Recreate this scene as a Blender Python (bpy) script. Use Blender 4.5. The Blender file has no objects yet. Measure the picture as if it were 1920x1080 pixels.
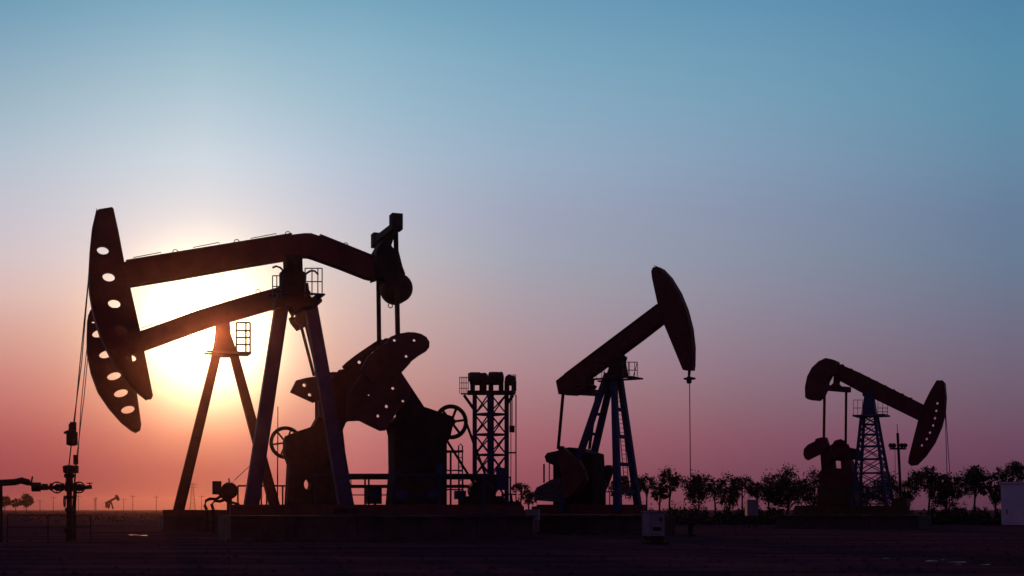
import bpy, math, random
from mathutils import Vector, Matrix
from mathutils.geometry import tessellate_polygon
random.seed(7)
R = math.radians
F = 2400.0; HZ = 955.0; CAMH = 1.2          # focal length in photo pixels, horizon row, eye height
scene = bpy.context.scene
col = scene.collection

# ------------------------------------------------------------------ camera
cam_d = bpy.data.cameras.new('camera'); cam = bpy.data.objects.new('camera', cam_d); col.objects.link(cam)
cam.location = (0, 0, CAMH); cam.rotation_euler = (R(90), 0, 0)
cam_d.sensor_width = 36; cam_d.lens = 45; cam_d.shift_y = (HZ-540)/1920
cam_d.clip_start = 0.1; cam_d.clip_end = 20000
scene.camera = cam

# ------------------------------------------------------------------ sky
SAT = .89
def lin(c):
    g_ = .3*c[0]+.59*c[1]+.11*c[2]; c = [g_+(v-g_)*SAT for v in c]
    return tuple(((v/255)/12.92 if v/255 <= .04045 else ((v/255+.055)/1.055)**2.4) for v in c)
SUN_PX = (385, 625)
sun_dir = Vector(((SUN_PX[0]-960)/F, 1, (HZ-SUN_PX[1])/F)).normalized()
SUN_AZ = math.atan2(sun_dir.x, sun_dir.y); SUN_EL = math.asin(sun_dir.z)

w = bpy.data.worlds.new('World'); scene.world = w; w.use_nodes = True
nt = w.node_tree; nt.nodes.clear(); N = nt.nodes.new; LK = nt.links.new
def mth(op, a, b=None, c=None, clamp=False):
    n = N('ShaderNodeMath'); n.operation = op; n.use_clamp = clamp
    for i, v in enumerate((a, b, c)):
        if v is None: continue
        if hasattr(v, 'links') or hasattr(v, 'is_output'): LK(v, n.inputs[i])
        else: n.inputs[i].default_value = v
    return n.outputs[0]
tc = N('ShaderNodeTexCoord'); sep = N('ShaderNodeSeparateXYZ'); LK(tc.outputs['Generated'], sep.inputs[0])
X, Y, Z = sep.outputs
az = mth('ARCTAN2', X, Y)
hyp = mth('SQRT', mth('ADD', mth('MULTIPLY', X, X), mth('MULTIPLY', Y, Y)))
elev = mth('MAXIMUM', mth('ARCTAN2', Z, hyp), 0.0)
epos = mth('DIVIDE', elev, math.pi/2, clamp=True)
SKY = {
 0:    {0:(103,154,184),100:(128,166,190),200:(150,178,195),300:(172,186,202),400:(194,190,203),480:(206,188,194),550:(216,178,172),620:(213,155,144),700:(206,126,116),760:(195,104,100),820:(176,80,84),880:(158,62,74),950:(120,48,66)},
 385:  {0:(116,166,192),100:(143,181,200),200:(166,191,206),300:(184,198,212),400:(200,196,204),480:(208,190,190),550:(212,175,160),620:(214,160,134),700:(208,138,106),760:(206,116,82),820:(186,80,60),880:(150,44,52),950:(96,36,50)},
 670:  {0:(110,163,192),100:(132,176,199),200:(147,182,203),300:(165,184,206),400:(182,184,202),480:(196,180,190),550:(206,170,172),620:(207,158,156),700:(205,142,138),760:(200,125,120),820:(192,108,108),880:(180,92,98),950:(150,70,86)},
 990:  {0:(99,154,186),100:(116,164,192),200:(131,170,195),300:(146,170,195),400:(157,165,190),480:(164,160,181),550:(172,153,170),620:(178,143,157),700:(180,128,140),760:(176,112,123),820:(168,97,108),880:(157,82,96),950:(140,70,88)},
 1410: {0:(88,145,180),100:(102,153,184),200:(114,156,185),300:(125,152,181),400:(134,147,175),480:(141,141,167),550:(146,134,158),620:(148,124,147),700:(148,110,130),760:(145,97,116),820:(139,84,103),880:(128,72,92),950:(115,62,84)},
 1890: {0:(74,130,168),100:(80,138,170),200:(86,138,169),300:(94,133,164),400:(101,126,158),480:(107,120,151),550:(113,113,143),620:(118,104,132),700:(120,93,119),760:(118,83,108),820:(113,73,98),880:(105,62,87),950:(95,54,78)},
}
def ramp_for(px, rows):
    if px > 500: rows = {y: ((c[0]-5, c[1]+4, c[2]) if 440 < y < 780 else c) for y, c in rows.items()}
    rows = {y: (tuple(v+4 for v in c) if y < 320 else c) for y, c in rows.items()}
    n = N('ShaderNodeValToRGB'); cr = n.color_ramp; cr.interpolation = 'LINEAR'
    cosf = 1/math.sqrt(1+((px-960)/F)**2)
    st = sorted((math.atan((HZ-y)/F*cosf)/(math.pi/2), lin(c)) for y, c in rows.items())
    top = st[-1][1]
    st += [(.33, tuple(a*b for a, b in zip(top, (.42, .5, .62)))), (.5, tuple(a*b for a, b in zip(top, (.13, .17, .26)))), (1.0, tuple(a*b for a, b in zip(top, (.05, .07, .12))))]
    while len(cr.elements) < len(st): cr.elements.new(.5)
    for e, (p, c) in zip(cr.elements, st):
        e.position = p
    for i, (p, c) in enumerate(st):
        cr.elements[i].position = p; cr.elements[i].color = (*c, 1)
    LK(epos, n.inputs[0]); return n.outputs[0]
def mix(a, b, f, mode='MIX'):
    m = N('ShaderNodeMix'); m.data_type = 'RGBA'; m.blend_type = mode
    LK(a, m.inputs[6]) if hasattr(a, 'links') else setattr(m.inputs[6], 'default_value', a)
    LK(b, m.inputs[7]) if hasattr(b, 'links') else setattr(m.inputs[7], 'default_value', b)
    LK(f, m.inputs[0]) if hasattr(f, 'links') else setattr(m.inputs[0], 'default_value', f)
    return m.outputs[2]
keys = sorted(SKY); prev = ramp_for(keys[0], SKY[keys[0]])
for k0, k1 in zip(keys, keys[1:]):
    a0, a1 = math.atan((k0-960)/F), math.atan((k1-960)/F)
    mr = N('ShaderNodeMapRange'); mr.inputs[1].default_value = a0; mr.inputs[2].default_value = a1; LK(az, mr.inputs[0])
    prev = mix(prev, ramp_for(k1, SKY[k1]), mr.outputs[0])
# the side of the sky away from the sunset is dim dusk blue
dusk = N('ShaderNodeRGB'); dusk.outputs[0].default_value = (.052, .034, .084, 1)
faz = mth('ABSOLUTE', mth('SUBTRACT', az, 0.0))
mr = N('ShaderNodeMapRange'); mr.interpolation_type = 'SMOOTHSTEP'
mr.inputs[1].default_value = R(24); mr.inputs[2].default_value = R(75); LK(faz, mr.inputs[0])
prev = mix(prev, dusk.outputs[0], mr.outputs[0])
# aureole round the low sun, a function of the angle from it
def angle_to(d):
    dp = N('ShaderNodeVectorMath'); dp.operation = 'DOT_PRODUCT'; LK(tc.outputs['Generated'], dp.inputs[0]); dp.inputs[1].default_value = d
    return mth('MULTIPLY', mth('ARCCOSINE', mth('MINIMUM', dp.outputs['Value'], 1.0)), F)
ang0 = angle_to(sun_dir); ang1 = angle_to(Vector(((395-960)/F, 1, (HZ-500)/F)).normalized())
def gauss(sig, amp, ang=ang0):
    q = mth('DIVIDE', ang, sig); return mth('MULTIPLY', mth('EXPONENT', mth('MULTIPLY', mth('MULTIPLY', q, q), -1.0)), amp)
def addglow(base, g, c):
    cc = N('ShaderNodeVectorMath'); cc.operation = 'SCALE'; cc.inputs[0].default_value = c; LK(g, cc.inputs[3])
    ad = N('ShaderNodeVectorMath'); ad.operation = 'ADD'; LK(base, ad.inputs[0]); LK(cc.outputs[0], ad.inputs[1]); return ad.outputs[0]
prev = addglow(prev, gauss(300, .14, ang1), (1, .95, .84))
prev = addglow(prev, gauss(190, .22), (1, .88, .45))
prev = addglow(prev, gauss(100, 3.4), (1, .9, .48))
prev = addglow(prev, gauss(26, 40), (1, .62, .32))
bg = N('ShaderNodeBackground'); LK(prev, bg.inputs[0]); bg.inputs[1].default_value = 1.0
out = N('ShaderNodeOutputWorld'); LK(bg.outputs[0], out.inputs[0])

# ------------------------------------------------------------------ sun
sd = bpy.data.lights.new('sun', 'SUN'); sd.energy = .75; sd.angle = R(.5); sd.color = (1, .3, .09)
sun = bpy.data.objects.new('sun', sd); col.objects.link(sun)
sun.rotation_euler = sun_dir.to_track_quat('Z', 'Y').to_euler()
scene.view_settings.view_transform = 'Standard'; scene.view_settings.look = 'None'
scene.view_settings.exposure = 0; scene.view_settings.gamma = 1

# ------------------------------------------------------------------ materials
def mat(name, c1, c2, scale=3, rough=.6, metal=0, bump=.15, detail=6):
    m = bpy.data.materials.new(name); m.use_nodes = True; t = m.node_tree; b = t.nodes['Principled BSDF']
    tcn = t.nodes.new('ShaderNodeTexCoord')
    n = t.nodes.new('ShaderNodeTexNoise'); n.inputs['Scale'].default_value = scale; n.inputs['Detail'].default_value = detail; n.inputs['Roughness'].default_value = .65
    t.links.new(tcn.outputs['Object'], n.inputs['Vector'])
    r = t.nodes.new('ShaderNodeValToRGB'); r.color_ramp.elements[0].position = .38; r.color_ramp.elements[1].position = .64
    r.color_ramp.elements[0].color = (*c1, 1); r.color_ramp.elements[1].color = (*c2, 1)
    t.links.new(n.outputs[0], r.inputs[0]); t.links.new(r.outputs[0], b.inputs['Base Color'])
    b.inputs['Roughness'].default_value = rough; b.inputs['Metallic'].default_value = metal; b.inputs['Specular IOR Level'].default_value = .22
    if bump:
        bn = t.nodes.new('ShaderNodeBump'); bn.inputs['Strength'].default_value = bump; bn.inputs['Distance'].default_value = .03
        n2 = t.nodes.new('ShaderNodeTexNoise'); n2.inputs['Scale'].default_value = scale*6; n2.inputs['Detail'].default_value = 4
        t.links.new(tcn.outputs['Object'], n2.inputs['Vector']); t.links.new(n2.outputs[0], bn.inputs['Height']); t.links.new(bn.outputs[0], b.inputs['Normal'])
    return m
M = dict(
 red=mat('worn_red_paint', (.17, .026, .024), (.25, .042, .036), 1.5, .6),
 red2=mat('dark_red_paint', (.09, .018, .02), (.15, .03, .03), 1.5, .65),
 blue=mat('worn_blue_paint', (.028, .04, .11), (.045, .062, .15), 1.5, .6),
 black=mat('greasy_black_steel', (.03, .02, .02), (.055, .034, .032), 2.5, .85),
 brown=mat('oily_brown_steel', (.12, .04, .034), (.18, .06, .046), 2, .6),
 yellow=mat('faded_yellow_paint', (.07, .04, .018), (.11, .06, .024), 2, .6),
 steel=mat('galvanised_steel', (.10, .10, .11), (.17, .17, .18), 6, .5, .4),
 rope=mat('wire_rope', (.04, .035, .035), (.07, .06, .06), 20, .6, .3, 0),
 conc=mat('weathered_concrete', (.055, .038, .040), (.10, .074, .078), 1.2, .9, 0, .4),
 white=mat('white_painted_sheet', (.66, .64, .7), (.8, .78, .82), .8, .5),
 grey=mat('dull_grey_paint', (.26, .22, .26), (.36, .32, .36), .8, .7),
 leaf=mat('leaves', (.016, .022, .01), (.04, .045, .018), 1.5, .6, 0, 0),
 bark=mat('bark', (.05, .035, .025), (.09, .06, .045), 8, .9),
 scrub=mat('scrub_leaves', (.012, .014, .008), (.03, .028, .014), 2, .8, 0, 0),
)
# ------------------------------------------------------------------ mesh helpers
class MB:
    def __init__(s): s.v = []; s.f = []
    def add(s, vs, fs):
        o = len(s.v); s.v += [tuple(p) for p in vs]; s.f += [tuple(i+o for i in f) for f in fs]; return s
    def box(s, c, d, rz=0):
        cs, sn = math.cos(rz), math.sin(rz); vs = []
        for k in (-1, 1):
            for j, i in ((-1, -1), (-1, 1), (1, 1), (1, -1)):
                x, y = i*d[0]/2, j*d[1]/2; vs.append((c[0]+x*cs-y*sn, c[1]+x*sn+y*cs, c[2]+k*d[2]/2))
        return s.add(vs, [(0, 3, 2, 1), (4, 5, 6, 7), (0, 1, 5, 4), (1, 2, 6, 5), (2, 3, 7, 6), (3, 0, 4, 7)])
    def bar(s, p, q, wd, ht=None, wd2=None, ht2=None):
        ht = ht or wd; wd2 = wd2 or wd; ht2 = ht2 or ht
        p = Vector(p); q = Vector(q); d = (q-p).normalized()
        a = Vector((0, 1, 0)) if abs(d.y) < .9 else Vector((1, 0, 0))
        a = (a-d*a.dot(d)).normalized(); b = d.cross(a)
        vs = []
        for e, ww, hh in ((p, wd, ht), (q, wd2, ht2)):
            for i, j in ((-1, -1), (1, -1), (1, 1), (-1, 1)): vs.append(e+b*(i*ww/2)+a*(j*hh/2))
        return s.add(vs, [(0, 3, 2, 1), (4, 5, 6, 7), (0, 1, 5, 4), (1, 2, 6, 5), (2, 3, 7, 6), (3, 0, 4, 7)])
    def tube(s, pts, r, n=6, r2=None):
        pts = [Vector(p) for p in pts]; vs = []; fs = []; m = len(pts)
        for i, p in enumerate(pts):
            d = (pts[min(i+1, m-1)]-pts[max(i-1, 0)]).normalized()
            a = Vector((0, 0, 1)) if abs(d.z) < .9 else Vector((1, 0, 0))
            a = (a-d*a.dot(d)).normalized(); b = d.cross(a)
            rr = r+((r2 if r2 is not None else r)-r)*i/(m-1)
            for k in range(n):
                t = 2*math.pi*k/n; vs.append(p+a*(rr*math.cos(t))+b*(rr*math.sin(t)))
        for i in range(m-1):
            for k in range(n):
                k2 = (k+1) % n; fs.append((i*n+k, i*n+k2, (i+1)*n+k2, (i+1)*n+k))
        fs.append(tuple(range(n-1, -1, -1))); fs.append(tuple((m-1)*n+k for k in range(n)))
        return s.add(vs, fs)
    def ring(s, c, ax, Rr, r, n=28, m=6, a0=0, a1=2*math.pi):
        ax = Vector(ax).normalized(); a = Vector((0, 0, 1)) if abs(ax.z) < .9 else Vector((1, 0, 0))
        a = (a-ax*a.dot(ax)).normalized(); b = ax.cross(a); c = Vector(c)
        full = abs(a1-a0-2*math.pi) < 1e-6; vs = []; fs = []; cnt = n if full else n+1
        for i in range(cnt):
            t = a0+(a1-a0)*i/n; d = a*math.cos(t)+b*math.sin(t)
            for k in range(m):
                u = 2*math.pi*k/m; vs.append(c+d*(Rr+r*math.cos(u))+ax*(r*math.sin(u)))
        for i in range(n):
            i2 = (i+1) % cnt
            for k in range(m):
                k2 = (k+1) % m; fs.append((i*m+k, i2*m+k, i2*m+k2, i*m+k2))
        return s.add(vs, fs)
    def lathe(s, c, prof, n=20, ax=(0, 0, 1)):
        ax = Vector(ax).normalized(); a = Vector((1, 0, 0)) if abs(ax.x) < .9 else Vector((0, 0, 1))
        a = (a-ax*a.dot(ax)).normalized(); b = ax.cross(a); c = Vector(c); vs = []; fs = []
        for r, h in prof:
            for k in range(n):
                t = 2*math.pi*k/n; vs.append(c+ax*h+a*(r*math.cos(t))+b*(r*math.sin(t)))
        for i in range(len(prof)-1):
            for k in range(n):
                k2 = (k+1) % n; fs.append((i*n+k, i*n+k2, (i+1)*n+k2, (i+1)*n+k))
        fs.append(tuple(range(n-1, -1, -1))); fs.append(tuple((len(prof)-1)*n+k for k in range(n)))
        return s.add(vs, fs)
    def prism(s, loops, v0, v1):          # loops of (x, z), extruded along local y
        loops = [[Vector((p[0], p[1], 0)) for p in l] for l in loops]
        tri = tessellate_polygon(loops); flat = [p for l in loops for p in l]; n = len(flat)
        vs = [(p.x, v0, p.y) for p in flat]+[(p.x, v1, p.y) for p in flat]; fs = []
        for t in tri: fs.append(tuple(t)); fs.append(tuple(i+n for i in reversed(t)))
        o = 0
        for l in loops:
            for i in range(len(l)):
                j = (i+1) % len(l); fs.append((o+i, o+j, o+j+n, o+i+n))
            o += len(l)
        return s.add(vs, fs)
    def build(s, name, m, parent=None, smooth=False, label=None, weld=True):
        me = bpy.data.meshes.new(name); me.from_pydata(s.v, [], s.f); me.materials.append(m)
        me.update()
        if weld:
            import bmesh
            bm = bmesh.new(); bm.from_mesh(me); bmesh.ops.recalc_face_normals(bm, faces=bm.faces); bm.to_mesh(me); bm.free()
        if smooth:
            for p in me.polygons: p.use_smooth = True
        o = bpy.data.objects.new(name, me); col.objects.link(o)
        if parent: o.parent = parent
        if label: o['label'] = label
        return o
def tag(o, label, cat, group=None):
    o['label'] = label; o['category'] = cat
    if group: o['group'] = group
    return o
def thing(name, label, cat, loc=(0, 0, 0), rz=0, group=None):
    o = bpy.data.objects.new(name, None); col.objects.link(o); o.location = loc; o.rotation_euler = (0, 0, rz); o.empty_display_size = .5
    return tag(o, label, cat, group)
def ell(cx, cy, rx, ry=None, tilt=0, n=14):
    ry = ry or rx; t = R(tilt); P = []
    for k in range(n):
        a = 2*math.pi*k/n; x, y = rx*math.cos(a), ry*math.sin(a)
        P.append((cx+x*math.cos(t)-y*math.sin(t), cy+x*math.sin(t)+y*math.cos(t)))
    return P
class Site:
    """local frame standing on the ground: x along the machine, y away from the viewer, z up"""
    def __init__(s, px, D, deg):
        s.th = R(deg); s.O = Vector(((px-960)/F*D, D, 0)); s.u = Vector((math.cos(s.th), math.sin(s.th), 0)); s.v = Vector((-math.sin(s.th), math.cos(s.th), 0))
    def L(s, x, y, v=0.0):
        d = Vector(((x-960)/F, 1, (HZ-y)/F)); C = Vector((0, 0, CAMH)); Pn = s.O+s.v*v
        t = (Pn-C).dot(s.v)/d.dot(s.v); W = C+d*t-s.O
        return (W.dot(s.u), v, W.z)
    def W(s, x, y, v=0.0):
        a = s.L(x, y, v); return s.O+s.u*a[0]+s.v*a[1]+Vector((0, 0, a[2]))
    def poly(s, pts, v): return [(lambda a: (a[0], a[2]))(s.L(x, y, v)) for x, y in pts]
    def pr(s, mb, pts, v0, v1, holes=()):
        return mb.prism([s.poly(pts, v0)]+[s.poly(h, v0) for h in holes], v0, v1)
    def tb(s, mb, pts, v, r, n=6): return mb.tube([s.L(p[0], p[1], p[2] if len(p) > 2 else v) for p in pts], r, n)
    def root(s, name, label, cat, group=None): return thing(name, label, cat, tuple(s.O), s.th, group)
def P(px, py, D): return ((px-960)/F*D, D, CAMH+(HZ-py)/F*D)

# ------------------------------------------------------------------ ground
def ground_z(x, y):
    r = math.hypot(x, y)
    return 0.0
g = MB(); xs = [-2500, -600, -150, -60, -30, 0, 30, 60, 150, 600, 2500]
ys = [-300, -20, 5, 30, 60, 90, 130, 300, 900, 2500]
vs = [(x, y, 0) for y in ys for x in xs]; n = len(xs)
g.add(vs, [(j*n+i, j*n+i+1, (j+1)*n+i+1, (j+1)*n+i) for j in range(len(ys)-1) for i in range(n-1)])
gm = bpy.data.materials.new('bare_oilfield_soil'); gm.use_nodes = True; t = gm.node_tree; b = t.nodes['Principled BSDF']
tcn = t.nodes.new('ShaderNodeTexCoord')
mp = t.nodes.new('ShaderNodeMapping'); mp.inputs['Scale'].default_value = (.12, .5, 1); t.links.new(tcn.outputs['Object'], mp.inputs[0])
n1 = t.nodes.new('ShaderNodeTexNoise'); n1.inputs['Scale'].default_value = 1; n1.inputs['Detail'].default_value = 8; t.links.new(mp.outputs[0], n1.inputs[0])
n2 = t.nodes.new('ShaderNodeTexNoise'); n2.inputs['Scale'].default_value = 2.5; n2.inputs['Detail'].default_value = 10; n2.inputs['Roughness'].default_value = .7; t.links.new(tcn.outputs['Object'], n2.inputs[0])
r1 = t.nodes.new('ShaderNodeValToRGB'); r1.color_ramp.elements[0].position = .35; r1.color_ramp.elements[1].position = .7
r1.color_ramp.elements[0].color = (.05, .026, .036, 1); r1.color_ramp.elements[1].color = (.12, .06, .078, 1)
t.links.new(n1.outputs[0], r1.inputs[0]); t.links.new(r1.outputs[0], b.inputs['Base Color'])
bn = t.nodes.new('ShaderNodeBump'); bn.inputs['Strength'].default_value = .5; bn.inputs['Distance'].default_value = .12
t.links.new(n2.outputs[0], bn.inputs['Height']); t.links.new(bn.outputs[0], b.inputs['Normal'])
b.inputs['Roughness'].default_value = .95; b.inputs['Specular IOR Level'].default_value = 0
g.build('ground', gm)['kind'] = 'structure'
# puddles
wm = bpy.data.materials.new('puddle_water'); wm.use_nodes = True; b = wm.node_tree.nodes['Principled BSDF']
b.inputs['Base Color'].default_value = (.02, .015, .015, 1); b.inputs['Roughness'].default_value = .55
nn = wm.node_tree.nodes.new('ShaderNodeTexNoise'); nn.inputs['Scale'].default_value = 9
bb = wm.node_tree.nodes.new('ShaderNodeBump'); bb.inputs['Strength'].default_value = .25; bb.inputs['Distance'].default_value = .05
wm.node_tree.links.new(nn.outputs[0], bb.inputs['Height']); wm.node_tree.links.new(bb.outputs[0], b.inputs['Normal'])
for (x0, x1, yy, hh) in ((1735, 1757, 1052, 1.1), (1765, 1772, 1050, .6), (1783, 1813, 1054, 1.0), (1790, 1804, 1058, .5), (1840, 1862, 1059, .8), (262, 277, 1004, .5), (240, 258, 1003, .4), (1655, 1668, 1047, .5)):
    m_ = MB(); D = CAMH*F/(yy-HZ); ring = []
    for k in range(20):
        a = 2*math.pi*k/20; rr = 1+.3*math.sin(3*a+x0)+.2*math.sin(5*a+yy)
        py = yy+hh*rr*math.sin(a); px = (x0+x1)/2+(x1-x0)/2*rr*math.cos(a); DD = CAMH*F/(py-HZ)
        ring.append(((px-960)/F*DD, DD, .004))
    m_.add(ring, [tuple(range(20))]); m_.build('water', wm, weld=False)['kind'] = 'structure'

# ------------------------------------------------------------------ shared part builders
def box_at(S, mb, x0, y0, x1, y1, v0, v1): return S.pr(mb, [(x0, y0), (x1, y0), (x1, y1), (x0, y1)], v0, v1)
def railing(S, mb, xs_, ytop, ybot, v, mids=(), r=.022):
    S.tb(mb, [(xs_[0], ytop), (xs_[-1], ytop)], v, r)
    for m_ in mids: S.tb(mb, [(xs_[0], m_), (xs_[-1], m_)], v, r)
    for x in xs_: S.tb(mb, [(x, ytop), (x, ybot)], v, r)
def flywheel(S, root, cx, cy, rx, ry, v, spokes=6, th=.09):
    c = S.L(cx, cy, v); rr = abs(S.L(cx, cy-ry, v)[2]-c[2])-th
    mb = MB().ring(c, (0, 1, 0), rr, th, 36, 8); o = mb.build('flywheel', M['black'], root, True)
    h = MB().lathe((c[0], c[1]-.12, c[2]), [(.16, 0), (.16, .24)], 14, (0, 1, 0)); h.build('hub', M['black'], o)
    for k in range(spokes):
        a = 2*math.pi*k/spokes+.15
        MB().bar(c, (c[0]+rr*math.cos(a), c[1], c[2]+rr*math.sin(a)), .1, .05).build('spoke', M['black'], o)
    return o, c, rr
def rope(S, root, pts, v, r=.018, name='wire_rope', m='rope'):
    return S.tb(MB(), pts, v, r, 5).build(name, M[m], root)

# ================================================================== UNIT 1 : big pumpjack in front
GP = 'beam pumping units in the oil field'
S1 = Site(555, 50, 20); S = S1
U = S.root('oil_pumpjack', 'largest and nearest pumpjack, dark red bent beam and long head with round holes', 'pumpjack', GP)
hv0, hv1 = -.13, .13
head = MB()
S.pr(head, [(181, 396), (185, 392), (210, 388), (213, 391), (222, 432), (233, 490), (244, 537), (262, 615), (275, 680), (287, 742), (284, 748), (276, 749), (262, 738), (235, 708), (212, 678), (190, 635), (175, 590), (168, 548), (167, 510), (169, 470), (173, 430)], hv0, hv1,
     [ell(193, 469, 11.5, 8, 8), ell(204, 519, 12, 8.5, 8), ell(214.5, 569, 12, 8.5, 8), ell(226, 619, 12, 8.5, 10), ell(246, 671, 10, 6.5, 10)])
ho = head.build('horse_head', M['red'], U)
arc = [(181, 396), (173, 430), (169, 470), (167, 510), (168, 548), (175, 590), (190, 635), (212, 678), (235, 708), (262, 738), (276, 749)]
fl = MB()
for a, b2 in zip(arc, arc[1:]): fl.bar(S.L(*a, 0), S.L(*b2, 0), .03, .9)
fl.build('track_plate', M['red'], ho)
bm_ = MB()
S.pr(bm_, [(229, 492), (300, 479), (400, 463), (480, 450), (545, 440), (570, 437), (584, 437), (598, 442), (640, 459), (706, 486), (712, 522), (697, 523), (688, 521), (640, 502), (590, 484), (580, 481), (567, 481), (540, 486), (440, 503), (340, 521), (240, 537)], -.24, .24)
be = bm_.build('walking_beam', M['red'], U)
for a, b2 in (((236, 491), (545, 440.5)), ((598, 442.5), (704, 485)), ((242, 536), (535, 487)), ((592, 484.5), (690, 521.5))):
    MB().bar(S.L(*a, 0), S.L(*b2, 0), .06, .56).build('flange', M['red'], be)
for (xa, ya, xb, yb) in ((250, 488, 303, 479), (362, 469, 412, 460.5), (470, 452, 519, 444)):
    S.tb(MB(), [(xa, ya), (xa, ya-5), (xb-1, yb-6), (xb, yb+1)], -.2, .016, 5).build('grab_rail', M['steel'], be)
for (x, y) in ((329, 474), (444, 455), (540, 440), (648, 461)):
    c = S.L(x, y-1, -.1); MB().ring(c, (0, 1, 0), .1, .018, 16, 5).build('lifting_eye', M['steel'], be)
# tail, equalizer, pitman arms
tl = MB(); S.pr(tl, [(704, 478), (715, 470), (747, 468), (755, 500), (760, 513), (755, 528), (725, 530), (716, 520), (704, 524)], -.45, .45)
tl.build('tail_bearing', M['black'], U)
c = S.L(743, 542, 0); tw = MB().lathe((c[0], -.55, c[2]), [(.3, 0), (.55, .06), (.59, .2), (.59, .9), (.55, 1.04), (.3, 1.1)], 32, (0, 1, 0)); tw.build('tail_weight', M['black'], U, True)
c = S.L(732, 573, 0); MB().ring(c, (0, 1, 0), .09, .02, 14, 5).build('lifting_eye', M['steel'], U)
eq = MB(); a, b2 = S.L(743, 424, -1.6), S.L(706, 452, 1.6)
eq.bar(a, b2, .26, .3)
S.pr(eq, [(706, 470), (716, 452), (730, 440), (744, 432), (738, 448), (734, 460), (741, 470), (748, 478), (753, 500), (706, 500)], -.5, .5)
eo = eq.build('equalizer', M['black'], U)
MB().box((S.L(742.5, 417, -1.6)[0], -1.6, S.L(742.5, 417, -1.6)[2]), (.42, .5, .62)).build('bearing_block', M['black'], eo)
MB().box((S.L(706.5, 451, 1.6)[0], 1.6, S.L(706.5, 451, 1.6)[2]), (.38, .5, .56)).build('bearing_block', M['black'], eo)
S.tb(MB(), [(742, 430), (746, 640)], -1.6, .1, 8).build('pitman_arm', M['black'], U)
S.tb(MB(), [(708.5, 455), (711, 650)], 1.6, .095, 8).build('pitman_arm', M['black'], U)
# post
sp = MB(); S.pr(sp, [(537, 478), (567, 478), (568, 508), (575, 513), (574, 530), (583, 556), (592, 572), (566, 578), (554, 590), (546, 575), (514, 577), (521, 557), (530, 540), (530, 506), (538, 502)], -.4, .4)
sa = sp.build('saddle_bearing', M['black'], U)
for sgn, name in ((-1, ''), (1, '')):
    c = S.L(552, 500, 0); MB().lathe((c[0], sgn*.4, c[2]), [(.22, 0), (.2, sgn*.12), (.06, sgn*.15)], 14, (0, 1, 0)).build('bearing_cap', M['black'], sa)
lg = MB(); a, b2 = S.L(530, 560, .1), S.L(469, 962, 1.0)
lg.bar(a, b2, .50, .42, .56, .46); lg.build('leg', M['blue'], U)
lg = MB(); a, b2 = S.L(580, 560, -.1), S.L(651, 962, -1.0)
lg.bar(a, b2, .46, .42, .56, .46); lg.build('leg', M['blue'], U)
for (xa, xb, vv) in ((452, 490, 1.0), (628, 672, -1.0)):
    mb = MB(); S.pr(mb, [(xa, 953), (xb, 953), (xb, 966), (xa, 966)], vv-.4, vv+.4); mb.build('foot_plate', M['black'], U)
pf = MB()
x0, x1 = S.L(508, 556)[0], S.L(604, 556)[0]; z = S.L(600, 556)[2]
pf.box(((x0+x1)/2, -.5, z), (x1-x0, .18, .06)).box(((x0+x1)/2, .5, z), (x1-x0, .18, .06)).box((x1-.15, 0, z), (.3, .82, .06)); po = pf.build('service_platform', M['black'], U)
pb = MB(); S.pr(pb, [(586, 560), (604, 560), (604, 566), (588, 580)], -.58, -.5); pb.build('bracket', M['black'], po)
for vv in (-.56, .56):
    rl = MB(); railing(S, rl, [572, 585, 596, 604], 503, 556, vv, (528,)); rl.build('railing', M['steel'], po)
    rl = MB(); railing(S, rl, [511, 519, 526], 517, 556, vv, (537,)); rl.build('railing', M['steel'], po)
S.tb(MB(), [(574, 513, 0), (582, 508, 0), (590, 508, 0), (597, 515, 0)], 0, .04).build('lubrication_pipe', M['black'], sa, True); rl = MB(); S.tb(rl, [(511, 502, 0), (518, 499, 0), (526, 502, 0), (533, 510, 0)], 0, .04)
rl.build('lubrication_pipe', M['black'], sa, True)
# gearbox, cranks
H1 = [ell(737, 728, 2.4), ell(756, 752, 2.2), ell(725, 762, 2.6, 3), ell(709, 780, 2.6, 3)]
gb = MB()
S.pr(gb, [(773, 768), (797, 763), (850, 781), (849, 800), (844, 822), (838, 830), (838, 966), (733, 966), (740, 880), (739, 815), (733, 792), (750, 780)], -.5, .5)
S.pr(gb, [(700, 692), (752, 697), (797, 765), (775, 800), (741, 800), (744, 775), (728, 745), (705, 722)], -.08, .08, [ell(737, 728, 3.8), ell(756, 752, 3.8)])
go = gb.build('gear_reducer', M['black'], U)
MB().box((S.L(790, 860)[0], -.54, S.L(790, 860)[2]), (1.2, .08, .9)).build('inspection_cover', M['black'], go)
for (x0, y0, x1, y1) in ((744, 918, 764, 938), (802, 918, 818, 936), (817, 868, 832, 888)):
    mb = MB(); box_at(S, mb, x0, y0, x1, y1, -.62, -.502); mb.build('junction_box', M['blue'], go)
a, b2 = S.L(716, 708, -1.7), S.L(716, 708, 1.7); a = (a[0], -1.7, a[2]); b2 = (a[0], 1.7, a[2])
MB().tube([a, b2], .2, 16).build('crank_shaft', M['black'], U)
ALLH = [ell(740, 638, 3.1, 2.4), ell(777, 638, 3, 2.4), ell(762, 668, 3, 2.6), ell(700, 663, 3.4, 3.5), ell(674, 679, 3.4, 3.3), ell(689, 740, 4.8, 2.2), ell(737, 728, 3.2, 2.6), ell(756, 752, 2.8, 2.3), ell(725, 762, 3.2, 3.2), ell(709, 780, 3.1, 3), ell(571, 722, 3.8, 3.5), ell(581, 740, 3.7, 3.2)]
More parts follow.
